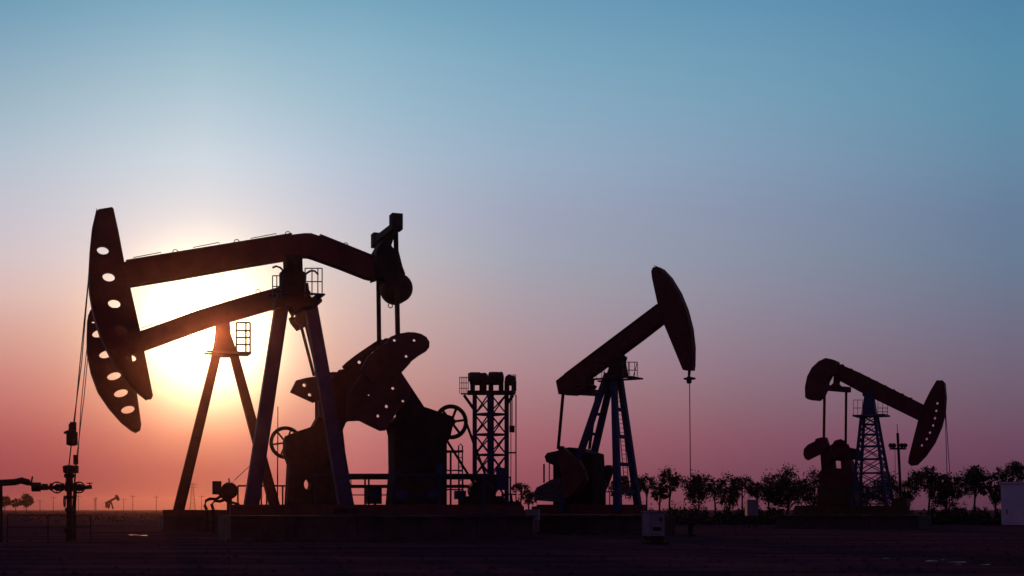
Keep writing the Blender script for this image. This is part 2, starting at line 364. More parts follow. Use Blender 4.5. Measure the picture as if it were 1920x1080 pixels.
def inside(p, poly):
    c = False
    for i in range(len(poly)):
        (x0, y0), (x1, y1) = poly[i-1], poly[i]
        if (y0 > p[1]) != (y1 > p[1]) and p[0] < (x1-x0)*(p[1]-y0)/(y1-y0)+x0: c = not c
    return c
def cw(S, root, pts, v0, v1, holes=None, m='brown', name='counterweight'):
    if holes is None or len(holes): holes = [h for h in ALLH if all(inside(q, pts) for q in h)]
    if S in (S1,): v1 = v0+.11 if v0 < 0 else v1; v0 = v1-.11 if v0 > 0 else v0
    mb = MB(); S.pr(mb, pts, v0, v1, holes); return mb.build(name, M[m], root)
cr = cw(S, U, [(655, 735), (680, 700), (700, 672), (725, 640), (745, 628), (772, 634), (770, 680), (752, 700), (752, 730), (738, 775), (720, 795), (690, 780), (660, 765)], -1.5, -1.3, H1+[ell(740, 638, 2.4), ell(688, 740, 2.8, 2)], 'brown', 'crank')
cw(S, cr, [(677, 692), (690, 668), (712, 650), (726, 643), (727, 636), (733, 631), (745, 626), (765, 622.5), (778, 623), (790, 626), (800, 632), (805.5, 641), (805, 651), (799, 659), (784, 668), (767, 681), (762, 684.5), (753, 681), (755, 690), (751, 693), (740, 705), (700, 722)], -1.75, -1.5, [ell(740, 638, 2.4), ell(777, 638, 2.4), ell(762, 668, 2.4)])
cw(S, cr, [(650, 738), (700, 716), (735, 696), (752, 699), (772, 728), (765, 752), (748, 768), (733, 790), (723, 807), (713, 808), (690, 797), (674, 789), (650, 790)], -1.75, -1.5, H1+[ell(688, 740, 2.8, 2)])
cr = cw(S, U, [(620, 712), (640, 695), (690, 660), (722, 640), (735, 650), (730, 690), (700, 735), (640, 770), (622, 765)], 1.3, 1.5, [ell(700, 663, 2.6, 3.4), ell(674, 679, 2.8, 3), ell(688, 740, 2.8, 2)], 'brown', 'crank')
cw(S, cr, [(617, 698), (632, 698), (636, 693), (645, 692), (642, 687), (650, 679), (668, 665), (690, 650), (705, 640), (712, 635.5), (719, 637), (722, 634), (745, 634), (752, 650), (740, 676), (700, 705), (640, 730)], 1.5, 1.75, [ell(700, 663, 2.6, 3.4), ell(674, 679, 2.8, 3)])
cw(S, cr, [(622, 730), (700, 715), (715, 740), (700, 768), (676, 788), (622, 789)], 1.5, 1.75, [ell(688, 740, 2.8, 2)])
fo, fc, fr = flywheel(S, U, 846, 791, 28, 33, 1.0)
MB().tube([(fc[0]-1.2, .2, fc[2]), (fc[0]-.6, .6, fc[2]), fc], .1, 10).build('pulley_shaft', M['black'], U)
mt = S.L(905, 915, 1.0)
bl = MB(); bl.bar((fc[0]+fr*.85, 1.0, fc[2]+fr*.4), (mt[0]+.3, 1.0, mt[2]+.1), .035, .25); bl.bar((fc[0]-fr*.6, 1.0, fc[2]-fr*.75), (mt[0]-.2, 1.0, mt[2]-.1), .035, .25)
bl.build('drive_belt', M['black'], U)
mb = MB().lathe((mt[0], .6, mt[2]-.1), [(.2, 0), (.42, .1), (.42, 1.2), (.3, 1.3)], 18, (0, 1, 0)); mo = mb.build('electric_motor', M['black'], U, True)
mb = MB(); box_at(S, mb, 890, 888, 920, 898, .5, 1.5); mb.build('terminal_box', M['black'], mo)
mb = MB(); box_at(S, mb, 885, 930, 945, 946, .2, 2.0); mb.build('motor_mount', M['black'], U)
# skid
sk = MB(); box_at(S, sk, 432, 946, 980, 966, -1.3, -1.0); S.pr(sk, [(432, 947), (975, 947), (975, 964), (432, 964)], 1.0, 1.3)
za = S.L(700, 956)[2]
for x in (450, 560, 660, 760, 860, 960):
    q = S.L(x, 956); sk.box((q[0], 0, za), (.3, 2.05, .3))
sk.build('skid_base', M['brown'], U)
# bridle
rp = rope(S, U, [(169, 480), (165, 530), (158, 600), (148, 700), (139, 800)], -.16, .02, 'bridle')
rp = rope(S, U, [(171, 478), (163, 560), (153, 680), (137, 800)], .16, .02, 'bridle')
cb = MB(); q = S.L(137, 800, 0); cb.box((q[0], 0, q[2]), (.22, .7, .3)); q = S.L(135, 818, 0); cb.lathe((q[0], 0, q[2]-.35), [(.1, 0), (.2, .04), (.2, .5), (.12, .56), (.12, .8)], 12)
q = S.L(124, 811, 0); cb.bar(S.L(134, 806, 0), S.L(120, 812, 0), .09, .1); cb.build('carrier_bar', M['black'], U)
rope(S, U, [(134, 830), (129, 875)], 0, .024, 'polished_rod')

# concrete base of unit 1
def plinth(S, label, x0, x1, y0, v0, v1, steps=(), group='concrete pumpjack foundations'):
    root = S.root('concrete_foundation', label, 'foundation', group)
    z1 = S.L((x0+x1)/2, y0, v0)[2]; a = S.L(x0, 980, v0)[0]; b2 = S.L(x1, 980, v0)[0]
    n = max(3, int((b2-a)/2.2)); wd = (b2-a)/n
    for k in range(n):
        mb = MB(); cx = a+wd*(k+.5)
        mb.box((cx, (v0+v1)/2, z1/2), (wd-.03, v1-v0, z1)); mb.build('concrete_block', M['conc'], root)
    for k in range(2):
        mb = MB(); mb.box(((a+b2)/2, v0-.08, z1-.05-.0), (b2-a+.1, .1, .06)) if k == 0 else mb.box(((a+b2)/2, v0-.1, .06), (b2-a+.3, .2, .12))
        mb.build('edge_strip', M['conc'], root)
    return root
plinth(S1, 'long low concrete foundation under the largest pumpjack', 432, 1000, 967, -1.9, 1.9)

# guard railing round the cranks of unit 1
rg = S1.root('guard_railing', 'thin pipe guard frame in front of the largest pumpjack, standing on its concrete base', 'railing')
for k, (xa, xb) in enumerate(((592, 655), (658, 822), (826, 905), (908, 950))):
    mb = MB(); railing(S1, mb, [xa, (xa+xb)/2, xb] if k == 1 else [xa, xb], 890, 966, -1.75, (964,) if k != 1 else (928, 964), .02); mb.build('rail_panel', M['blue'], rg)
rg = S1.root('guard_railing', 'heavy double pipe barrier behind the largest pumpjack, seen below its cranks', 'railing')
for (xa, xb) in ((640, 735), (832, 895)):
    mb = MB()
    for yy, r_ in ((892, .09), (897, .05), (912, .07)): S1.tb(mb, [(xa, yy), (xb, yy)], 1.9, r_)
    for x in (xa+3, (xa+xb)/2-3, (xa+xb)/2+4, xb-3): S1.tb(mb, [(x, 890), (x, 968)], 1.9, .04)
    mb.build('rail_panel', M['black'], rg)
# small gear on the skid behind unit 1
cb = S1.root('switch_box', 'dark switch box on a post between the gearboxes of the two left pumpjacks', 'box')
mb = MB(); box_at(S1, mb, 690, 915, 716, 945, 1.2, 1.6); mb.build('cabinet', M['black'], cb); mb = MB(); box_at(S1, mb, 694, 919, 712, 938, 1.15, 1.198); mb.build('door', M['blue'], cb)
mb = MB(); S1.tb(mb, [(703, 945), (703, 967)], 1.4, .06); mb.build('post', M['black'], cb)
# access ladder right of gearbox 1
al = S1.root('access_ladder', 'small steel access ladder and landing between the right gearbox and the lattice tower', 'ladder')
mb = MB(); S1.tb(mb, [(845, 962, 1.7), (845, 846, 1.7)], 1.7, .045); S1.tb(mb, [(860, 962), (860, 836), (863, 832), (867, 836), (867, 962)], 1.5, .03); mb.build('ladder_rail', M['steel'], al)
for k in range(12): y = 858+k*8.5; S1.tb(MB(), [(860, y), (867, y)], 1.5, .018).build('rung', M['steel'], al)
mb = MB(); box_at(S1, mb, 838, 844, 869, 848, 1.2, 1.9); mb.build('landing', M['steel'], al)
for y in (882, 918): S1.tb(MB(), [(838, y), (868, y)], 1.7, .03).build('cross_brace', M['steel'], al)
mb = MB(); box_at(S1, mb, 856, 920, 874, 936, 1.1, 1.45); mb.build('meter_box', M['blue'], al)

# ================================================================== UNIT 2 : behind unit 1
S2 = Site(425, 72, 20); S = S2
U = S.root('oil_pumpjack', 'second pumpjack behind the largest one, low sun shining just under its beam', 'pumpjack', GP)
head = MB()
S.pr(head, [(165, 592), (169, 582), (174, 577), (232, 577), (240, 620), (248, 675), (257, 738), (265, 796), (263, 807), (256, 811), (247, 807), (228, 792), (205, 766), (184, 735), (171, 700), (164, 665), (163, 640)], -.14, .14,
     [ell(175, 604, 3, 2), ell(185, 625, 12.5, 7, -18), ell(199, 664, 13.5, 7, -16), ell(214, 705, 13.5, 7, -16), ell(227, 737, 13.5, 7, -16), ell(240, 768, 13, 7, -14)])
ho = head.build('horse_head', M['red'], U)
arc = [(164, 600), (163, 640), (164, 665), (171, 700), (184, 735), (205, 766), (228, 792), (247, 807), (256, 811)]
fl = MB()
for a, b2 in zip(arc, arc[1:]): fl.bar(S.L(*a, 0), S.L(*b2, 0), .03, 1.0)
fl.build('track_plate', M['red'], ho)
bm_ = MB(); S.pr(bm_, [(238, 630), (262, 621), (310, 604), (370, 582), (450, 558), (530, 536), (578, 530), (582, 560), (560, 566), (520, 577), (470, 592), (436, 602), (400, 612), (330, 636), (272, 657), (246, 666)], -.25, .25)
be = bm_.build('walking_beam', M['red'], U)
S.tb(MB(), [(265, 620), (266, 615), (292, 606), (293, 610)], -.2, .02, 5).build('grab_rail', M['steel'], be)
for (x, y) in ((352, 588), (424, 566), (484, 548)):
    c = S.L(x, y-1, -.1); MB().ring(c, (0, 1, 0), .13, .022, 16, 5).build('lifting_eye', M['steel'], be)
tl = MB(); S.pr(tl, [(540, 545), (582, 545), (584, 575), (573, 612), (563, 616), (551, 601), (548, 592), (553, 595), (560, 592), (561, 583), (552, 575)], -.6, .6); tl.build('equalizer', M['black'], U)
S.tb(MB(), [(563, 605), (589, 705)], -.6, .09, 8).build('pitman_arm', M['black'], U)
S.tb(MB(), [(572, 605), (596, 705)], .6, .07, 8).build('pitman_arm', M['black'], U)
sp = MB(); S.pr(sp, [(407, 608), (431, 602), (433, 626), (438, 640), (441, 650), (446, 660), (446, 668), (398, 668), (403, 645), (405, 632)], -.4, .4); sp.build('saddle_bearing', M['black'], U)
a, b2 = S.L(407, 660, .1), S.L(334, 960, 1.0); MB().bar(a, b2, .46, .42, .6, .46).build('leg', M['red2'], U)
a, b2 = S.L(437, 660, -.1), S.L(518, 960, -1.0); MB().bar(a, b2, .46, .42, .56, .46).build('leg', M['red2'], U)
pf = MB(); x0, x1 = S.L(385, 663)[0], S.L(468, 663)[0]; z = S.L(440, 663)[2]
pf.box(((x0+x1)/2, -.6, z), (x1-x0, .3, .1)).box(((x0+x1)/2, .6, z), (x1-x0, .3, .1)).box((x1-.3, 0, z), (.6, .9, .1)); po = pf.build('service_platform', M['steel'], U)
for vv in (-.7, .7):
    rl = MB(); railing(S, rl, [443, 461, 469], 605, 660, vv, (620, 633, 646), .05); rl.build('railing', M['black'], po)
gb = MB()
S.pr(gb, [(540, 816), (560, 808), (588, 799), (597, 783), (597, 735), (650, 735), (650, 790), (643, 806), (648, 850), (655, 890), (660, 962), (538, 962), (543, 870), (536, 850), (536, 825)], -.5, .5, [ell(577, 908, 7, 10), ell(603, 790, 2.2)])
go = gb.build('gear_reducer', M['black'], U)
cr = cw(S, U, [(600, 712), (640, 700), (690, 705), (690, 745), (650, 792), (600, 782), (597, 750)], -1.7, -1.4, [ell(688, 740, 3, 2)], 'brown', 'crank')
cw(S, cr, [(545, 735), (556, 713), (575, 708), (590, 706), (598, 702), (625, 697), (650, 700), (655, 735), (620, 757), (597, 751), (588, 755)], -1.99, -1.7, [ell(571, 722, 2.6, 3.2), ell(581, 740, 2.6, 3)])
a = S.L(625, 745, -1.6); MB().tube([(a[0], -1.6, a[2]), (a[0], 1.6, a[2])], .22, 16).build('crank_shaft', M['black'], U)
cr = cw(S, U, [(598, 712), (640, 705), (680, 735), (650, 785), (610, 785), (600, 770)], 1.4, 1.65, [ell(688, 740, 3, 2)], 'brown', 'crank')
fo, fc, fr = flywheel(S, U, 536, 830, 27, 31, .95, 6, .11)
sk = MB(); box_at(S, sk, 306, 956, 690, 966, -1.3, -1.0); box_at(S, sk, 310, 956, 680, 965, 1.0, 1.3)
for x in (320, 400, 500, 600): q = S.L(x, 960); sk.box((q[0], 0, q[2]), (.3, 2.05, .25))
sk.build('skid_base', M['brown'], U)
rope(S, U, [(165, 615), (163, 650), (152, 760), (146, 856)], -.16, .024, 'bridle'); rope(S, U, [(167, 640), (158, 740), (144, 856)], .16, .024, 'bridle')
cb = MB(); q = S.L(142, 862, 0); cb.box((q[0], 0, q[2]), (.25, .8, .5)); q = S.L(141, 880, 0); cb.box((q[0], 0, q[2]), (.35, .35, .4)); cb.build('carrier_bar', M['black'], U)
rope(S, U, [(142, 870), (138, 935)], 0, .05, 'polished_rod')
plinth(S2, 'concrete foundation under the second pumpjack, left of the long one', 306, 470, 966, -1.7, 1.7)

# motor / valve manifold at its foot
SV = Site(420, 60, 12)
U = SV.root('valve_manifold', 'round valve with bent pipes and a square box, left of the tall blue leg', 'valve')
mb = MB(); box_at(SV, mb, 398, 902, 415, 927, -.2, .15); mb.build('control_box', M['black'], U)
c = SV.L(430, 920, 0); MB().lathe((c[0], -.2, c[2]), [(.12, 0), (.36, .05), (.4, .2), (.36, .35), (.12, .4)], 20, (0, 1, 0)).build('valve_body', M['black'], U, True)
MB().ring((c[0], -.3, c[2]), (0, 1, 0), .3, .03, 18, 5).build('handwheel', M['black'], U)
mb = MB(); SV.tb(mb, [(388, 956), (384, 948), (386, 939), (394, 935), (405, 936), (415, 930)], 0, .07); SV.tb(mb, [(400, 956), (397, 946), (402, 939), (412, 940), (428, 935)], .1, .07); SV.tb(mb, [(430, 930), (430, 1001)], 0, .12); SV.tb(mb, [(410, 925), (425, 940), (447, 945), (455, 960)], 0, .06)
SV.tb(mb, [(388, 956), (388, 1000)], 0, .07); SV.tb(mb, [(400, 956), (400, 1000)], .1, .07); mb.build('pipe', M['black'], U, True)
mb = MB(); SV.tb(mb, [(430, 905), (429, 897)], 0, .03); SV.tb(mb, [(440, 900), (470, 872)], .3, .015); mb.build('stem', M['black'], U)
rg = thing('guard_railing', 'low pipe railing between the valve and the left gearbox, behind the tall blue leg', 'railing', tuple(S2.O), S2.th)
mb = MB(); railing(S2, mb, [446, 475, 490, 500, 530, 560], 911, 964, 1.6, (), .05); mb.build('rail_panel', M['black'], rg)
mb = MB(); p = P(520, 1000, 64); q = P(521, 762, 64)
tag(mb.tube([(p[0], 64, 0), (q[0], 64, q[2])], .045, 6, .02).build('antenna_mast', M['black']), 'thin upright mast just left of the small flywheel', 'mast')
# ================================================================== LATTICE TOWER UNIT
ST = Site(920, 60, 42); S = ST
U = S.root('tower_pumping_unit', 'dark lattice tower with round drums on its platform, right of the largest pumpjack', 'tower')
zt = S.L(920, 738)[2]; h = .52*1.02
cor = [(-h, -h), (h, -h), (h, h), (-h, h)]
for (a, b2) in cor: MB().bar((a, b2, .3), (a, b2, zt), .15, .15).build('leg', M['blue'], U)
lv = [zt-.02, S.L(920, 777)[2], S.L(920, 815)[2], S.L(920, 853)[2], S.L(920, 892)[2], S.L(920, 935)[2]]
for z in lv[1:]:
    mb = MB()
    for i in range(4):
        a, b2 = cor[i], cor[(i+1) % 4]; mb.bar((*a, z), (*b2, z), .09, .09)
    mb.build('horizontal_girt', M['blue'], U)
for z0, z1 in zip(lv, lv[1:]):
    mx = MB()
    for i in range(4):
        a, b2 = cor[i], cor[(i+1) % 4]; mx.bar((*a, z0), (*b2, z1), .05, .05).bar((*b2, z0), (*a, z1), .05, .05)
    mx.build('diagonal_brace', M['blue'], U)
SP = Site(920, 60, -6)      # platform is square to the rail of the field
def Wl(px, py, dv=0):       # a point of SP's frame in U's frame
    wv = SP.W(px, py, dv)-S.O; return (wv.dot(S.u), wv.dot(S.v), wv.z)
pl = MB(); a, b2 = Wl(870, 738), Wl(966, 738)
def slab(mb, xa, ya, xb, yb, v0, v1):
    c = [Wl(xa, ya, v0), Wl(xb, ya, v0), Wl(xb, yb, v0), Wl(xa, yb, v0), Wl(xa, ya, v1), Wl(xb, ya, v1), Wl(xb, yb, v1), Wl(xa, yb, v1)]
    mb.add(c, [(0, 1, 2, 3), (7, 6, 5, 4), (0, 4, 5, 1), (1, 5, 6, 2), (2, 6, 7, 3), (3, 7, 4, 0)])
slab(pl, 876, 732, 966, 741, -.8, .8); slab(pl, 864, 737, 878, 740, -.7, .7); po = pl.build('platform', M['black'], U)
mb = MB()
for vv in (-.8, .8):
    for yy in (708, 718, 728): mb.tube([Wl(862, yy, vv), Wl(878, yy, vv)], .018, 5)
    for x in (862, 866, 870, 874, 878): mb.tube([Wl(x, 706, vv), Wl(x, 738, vv)], .018, 5)
    for x in (962, 967): mb.tube([Wl(x, 703, vv), Wl(x, 738, vv)], .018, 5)
    mb.tube([Wl(960, 703, vv), Wl(968, 703, vv)], .018, 5); mb.tube([Wl(960, 715, vv), Wl(968, 715, vv)], .018, 5)
mb.build('railing', M['steel'], po)
mb = MB(); mb.bar(Wl(870, 741, 0), Wl(892, 772, 0), .1, .1).bar(Wl(962, 741, 0), Wl(949, 760, 0), .1, .1); mb.build('bracket', M['blue'], po)
ax = (SP.u.dot(S.u), SP.u.dot(S.v), 0)
for (cx, cy, ln, rr, rv) in ((897, 711, 33, .31, -.15), (930, 710, 29, .33, .15), (957, 714, 20, .25, -.05), (912, 714, 26, .22, .45)):
    L_ = ln/40; c = Wl(cx-ln/2, cy, rv)
    d = MB().lathe(c, [(rr*.55, 0), (rr*.9, .04), (rr, .1), (rr*.94, .12), (rr*.94, L_-.14), (rr, L_-.12), (rr*.9, L_-.04), (rr*.5, L_)], 18, ax).build('drum', M['black'], po)
    mb = MB(); slab(mb, cx-ln*.28, cy-ln*.1-10, cx+ln*.1, cy-7, rv-.12, rv+.12); mb.build('terminal_box', M['black'], d)
    for sx in (-.33, .33):
        mb = MB(); mb.bar(Wl(cx+sx*ln, cy, rv-.1), Wl(cx+sx*ln, 733, rv-.1), .09, .25); mb.build('drum_stand', M['black'], d)
mb = MB(); c = Wl(886, 706, .2); mb.lathe((c[0], c[1], c[2]-.25), [(.1, 0), (.22, .05), (.22, .4), (.1, .45)], 14); mb.build('motor', M['black'], po)
for x in (952, 957, 960, 967.5):
    mb = MB(); yb = 806 if x < 967 else 950; mb.tube([Wl(x, 740, -.3), Wl(x, yb if x > 953 else 950, -.3)], .03 if x > 953 else .02, 5); mb.build('hoist_rope', M['rope'], U)
mb = MB(); slab(mb, 955, 798, 965, 811, -.45, -.15); mb.build('rope_hanger', M['black'], U)
mb = MB(); mb.tube([Wl(958, 812, -.3), Wl(958, 950, -.3)], .02, 5); mb.build('polished_rod', M['rope'], U)
mb = MB(); mb.tube([Wl(948, 849, -.3), Wl(967, 849, -.3)], .04, 5); mb.tube([Wl(948, 927, -.3), Wl(967, 927, -.3)], .04, 5); mb.tube([Wl(957, 895, -.3), Wl(957, 950, -.3)], .04, 5).tube([Wl(948, 895, -.3), Wl(957, 895, -.3)], .04, 5); mb.build('side_arm', M['blue'], U)
# foot: cabinet and machinery
mb = MB(); slab(mb, 893, 891, 930, 950, -.9, -.2); mb.build('machine_housing', M['black'], U)
mb = MB(); slab(mb, 930, 877, 951, 919, -.95, -.55); mb.build('control_cabinet', M['blue'], U)
mb = MB(); slab(mb, 886, 940, 975, 966, -.9, 1.4); mb.build('base_frame', M['black'], U)
mb = MB(); slab(mb, 880, 964, 985, 1003, -1.0, 1.6); mb.build('concrete_block', M['conc'], U)
mb = MB()
for k in range(9):
    x = 905+k*8; mb.tube([Wl(x, 946, -.9), Wl(x+random.uniform(-4, 4), 930+random.uniform(-6, 8), -.9)], .05, 6)
mb.tube([Wl(930, 938, -.9), Wl(950, 944, -.9), Wl(968, 947, -.9), Wl(985, 962, -.9), Wl(990, 1002, -.9)], .07, 6); mb.build('pipework', M['black'], U)

# guy wire from the flywheel side
# blue cabinet between tower and unit 3
SB = Site(998, 55, -10)
U = SB.root('junction_cabinet', 'small grey box on two posts between the lattice tower and the middle pumpjack', 'cabinet')
mb = MB(); box_at(SB, mb, 984, 955, 1010, 975, -.2, .2); mb.build('cabinet', M['grey'], U)
for x in (988, 1005):
    mb = MB(); SB.tb(mb, [(x, 975), (x, 1007)], 0, .035); mb.build('post', M['steel'], U)

# ================================================================== UNIT 3
S3 = Site(1150, 62, -33); S = S3
U = S.root('oil_pumpjack', 'middle pumpjack with its head raised high to the right, four blue legs with a ladder', 'pumpjack', GP)
head = MB(); S.pr(head, [(1221, 508), (1224, 501), (1232, 500), (1240, 504), (1255, 520), (1272, 548), (1285, 580), (1294, 615), (1298, 650), (1297.5, 685), (1296, 694), (1280, 693.5), (1262, 650), (1243, 604), (1235, 580), (1228, 548), (1222, 520)], -.2, .2, [ell(1229.5, 519.5, 2.8, 4)])
ho = head.build('horse_head', M['red2'], U)
arc = [(1232, 500), (1240, 504), (1255, 520), (1272, 548), (1285, 580), (1294, 615), (1298, 650), (1297.5, 685), (1296, 694)]
fl = MB()
for a, b2 in zip(arc, arc[1:]): fl.bar(S.L(*a, 0), S.L(*b2, 0), .03, .7)
fl.build('track_plate', M['red2'], ho)
bm_ = MB(); S.pr(bm_, [(1237, 569), (1247, 600), (1240, 606), (1200, 637), (1165, 663), (1120, 697), (1097, 713), (1070, 715), (1060, 703), (1100, 674), (1160, 629), (1200, 599)], -.2, .2); be = bm_.build('walking_beam', M['red2'], U)
MB().bar(S.L(1236, 572, 0), S.L(1062, 703, 0), .05, .5).build('flange', M['red2'], be); MB().bar(S.L(1245, 601, 0), S.L(1100, 711, 0), .05, .5).build('flange', M['red2'], be)
tl = MB(); S.pr(tl, [(1060, 702), (1056, 703), (1042, 714), (1047, 739), (1066, 740), (1078, 734), (1098, 729), (1103, 722), (1097, 718), (1098, 710), (1085, 698)], -.45, .45, [ell(1082.5, 724.5, 2)]); tl.build('tail_bearing', M['red2'], U)
a, b2 = S.L(1058, 733, -1.5), S.L(1120, 737, 1.5); MB().bar(a, b2, .3, .35).build('equalizer', M['red2'], U)
mb = MB().tube([S.L(1056, 736, -1.5), S.L(1046.5, 842, -1.5)], .08, 8); mb.build('pitman_arm', M['black'], U)
mb = MB().tube([S.L(1119, 738, 1.5), S.L(1105, 842, 1.5)], .08, 8); mb.build('pitman_arm', M['black'], U)
sp = MB(); S.pr(sp, [(1142, 672), (1157, 662), (1164, 668), (1161, 676), (1166, 706), (1135, 708), (1141, 690), (1137, 682)], -.35, .35); sp.build('saddle_bearing', M['black'], U)
legs = [(1139, 700, -.2, 1051, 960, -1.3), (1149, 700, .2, 1088, 960, 1.3), (1151, 700, -.2, 1159, 960, -1.3), (1160, 692, .2, 1197, 955, 1.3)]
for (x0, y0, v0, x1, y1, v1) in legs: MB().bar(S.L(x0, y0, v0), S.L(x1, y1, v1), .24, .26, .31, .3).build('leg', M['blue'], U)
def lerp_leg(i, y):
    x0, y0, v0, x1, y1, v1 = legs[i]; f = (y-y0)/(y1-y0); a = Vector(S3.L(x0, y0, v0)); b3 = Vector(S3.L(x1, y1, v1))
    zz = S3.L(1160, y, 0)[2]; f = (zz-a.z)/(b3.z-a.z); return a+(b3-a)*f
for y in (768, 819, 871, 922):
    MB().bar(lerp_leg(2, y), lerp_leg(3, y), .17, .15).build('cross_brace', M['blue'], U)
for y in (775, 812, 868, 915):
    MB().bar(lerp_leg(0, y), lerp_leg(1, y), .14, .12).build('cross_brace', M['blue'], U)
ld = MB(); t0 = lerp_leg(2, 712)*.5+lerp_leg(3, 712)*.5; t1 = lerp_leg(2, 935)*.5+lerp_leg(3, 935)*.5
dv = Vector((0, .22, 0)); up = Vector((.02, 0, 0)); rails = MB(); rungs = []
for sg in (-1, 1): rails.tube([t0+up+dv*sg, t1+up+dv*sg], .022, 5)
for k in range(28): c = t0+up+(t1-t0)*(k/27); rungs.append((c-dv, c+dv))
lo = rails.build('ladder', M['red'], U)
for rr_ in rungs: MB().tube(rr_, .014, 5).build('rung', M['red'], lo)
pf = MB(); z = S.L(1150, 711)[2]; x0, x1 = S.L(1113, 711)[0], S.L(1195, 711)[0]
pf.box(((x0+x1)/2, -.5, z), (x1-x0, .25, .07)).box(((x0+x1)/2, .5, z), (x1-x0, .25, .07)).box((x1-.2, 0, z), (.4, .75, .07)); po = pf.build('service_platform', M['black'], U)
for vv in (-.6, .6):
    rl = MB(); railing(S, rl, [1168, 1180, 1195] if vv < 0 else [1166, 1178, 1190], 679, 711, vv, (694,), .02)
    if vv < 0: S.tb(rl, [(1186, 711), (1195, 679)], vv, .02)
    rl.build('railing', M['steel'], po)
    rl = MB(); railing(S, rl, [1118, 1128, 1133], 686, 711, vv, (698,), .016); rl.build('railing', M['steel'], po)
gb = MB(); S.pr(gb, [(1037, 962), (1037, 872), (1030, 869), (1024, 866), (1021, 856), (1026, 849), (1045, 845), (1052, 841), (1068, 838.5), (1083, 841), (1092, 845), (1108, 850), (1110, 880), (1112, 962)], -.6, .7); go = gb.build('gear_reducer', M['black'], U)
cr = cw(S, U, [(1046, 838), (1052, 836), (1062, 845), (1095, 880), (1100, 900), (1085, 925), (1070, 930), (1056, 915), (1050, 880)], -1.45, -1.2, (), 'brown', 'crank')
cw(S, cr, [(1068, 870), (1084, 862), (1094, 880), (1090, 905), (1072, 928), (1058, 934), (1055, 915)], -1.7, -1.45, ())
cr = cw(S, U, [(1100, 855), (1110, 852), (1128, 885), (1135, 910), (1110, 935), (1090, 920)], 1.2, 1.45, (), 'brown', 'crank')
cw(S, cr, [(1100, 905), (1112, 892), (1125, 880), (1137, 872), (1143, 872), (1147, 879), (1143, 893), (1137, 910), (1130, 924), (1118, 940), (1100, 945)], 1.45, 1.7, ())
mb = MB(); a = S.L(1080, 890, -1.4); mb.tube([(a[0], -1.4, a[2]), (a[0], 1.4, a[2])], .18, 14).build('crank_shaft', M['black'], U)
# ribbed motor cover lower left
mb = MB(); S.pr(mb, [(1002, 938), (1001, 924), (1006, 914), (1018, 908), (1034, 899), (1052, 896), (1060, 905), (1062, 940), (1040, 941)], -.9, -.3); mo = mb.build('electric_motor', M['steel'], U)
mb = MB()
for k in range(5):
    S.tb(mb, [(1006, 915+k*5), (1022, 909+k*5.5), (1058, 903+k*7)], -.93, .03)
mb.build('cooling_fin', M['steel'], mo)
mb = MB(); S.tb(mb, [(1020, 870), (1020, 905)], -.2, .05); S.tb(mb, [(1030, 868), (1030, 903)], .2, .03); mb.build('brake_rod', M['black'], U)
sk = MB(); box_at(S, sk, 1006, 946, 1205, 964, -1.2, -.9); box_at(S, sk, 1012, 947, 1200, 964, .9, 1.2)
for x in (1020, 1080, 1140, 1190): q = S.L(x, 955); sk.box((q[0], 0, q[2]), (.3, 1.85, .3))
sk.build('skid_base', M['brown'], U)
cb = MB(); q = S.L(1292, 708, 0); cb.lathe((q[0], 0, q[2]-.28), [(.07, 0), (.12, .04), (.12, .3), (.06, .34), (.06, .62)], 12); cb.bar(S.L(1286, 711, 0), S.L(1300, 709, 0), .08, .5); cb.build('carrier_bar', M['black'], U)
rope(S, U, [(1293, 718), (1295, 940)], 0, .022, 'polished_rod'); rope(S, U, [(1294, 692), (1292, 705)], 0, .06, 'bridle')
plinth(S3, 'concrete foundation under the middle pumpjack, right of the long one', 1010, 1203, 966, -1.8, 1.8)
rg = S3.root('guard_railing', 'short pipe railing beside the crank of the middle pumpjack, in front of its leg', 'railing')
mb = MB(); railing(S3, mb, [1119, 1127, 1135, 1143, 1150], 922, 964, 1.9, (), .03); mb.build('rail_panel', M['black'], rg)
SW = Site(1295, 56.5, -20)
U = SW.root('wellhead', 'low wellhead hidden in the shrubs under the raised middle head', 'wellhead', 'wellheads under the pumpjack heads')
mb = MB(); q = SW.L(1295, 975, 0); mb.lathe((q[0], 0, 0), [(.25, 0), (.25, .08), (.12, .1), (.12, .5), (.2, .52), (.2, .62), (.1, .66), (.1, 1.0), (.05, 1.1)], 14); mb.build('casing_stack', M['black'], U); mb = MB().tube([(q[0]-.7, 0, .8), (q[0]+.7, 0, .8)], .05, 8); mb.build('flow_pipe', M['black'], U)

# ================================================================== UNIT 4
S4 = Site(1628, 80, -28); S = S4
U = S.root('oil_pumpjack', 'rightmost pumpjack with its holed head lowered to the right, on a blue lattice pyramid', 'pumpjack', GP)
head = MB(); S.pr(head, [(1756, 713), (1767, 713), (1771, 718), (1773.5, 745), (1771.5, 775), (1765, 800), (1752, 830), (1735, 855), (1718, 872), (1708, 873.5), (1702.5, 868), (1704, 856), (1713, 820), (1722, 785), (1733, 755), (1744, 733)], -.13, .13,
   [ell(x, y, 2.6) for x, y in ((1757, 756), (1755, 770), (1752.5, 784), (1749, 797.5), (1743, 811), (1737, 823), (1728, 835))])
ho = head.build('horse_head', M['red2'], U)
arc = [(1771, 718), (1773.5, 745), (1771.5, 775), (1765, 800), (1752, 830), (1735, 855), (1718, 872)]
fl = MB()
for a, b2 in zip(arc, arc[1:]): fl.bar(S.L(*a, 0), S.L(*b2, 0), .03, .7)
fl.build('track_plate', M['red2'], ho)
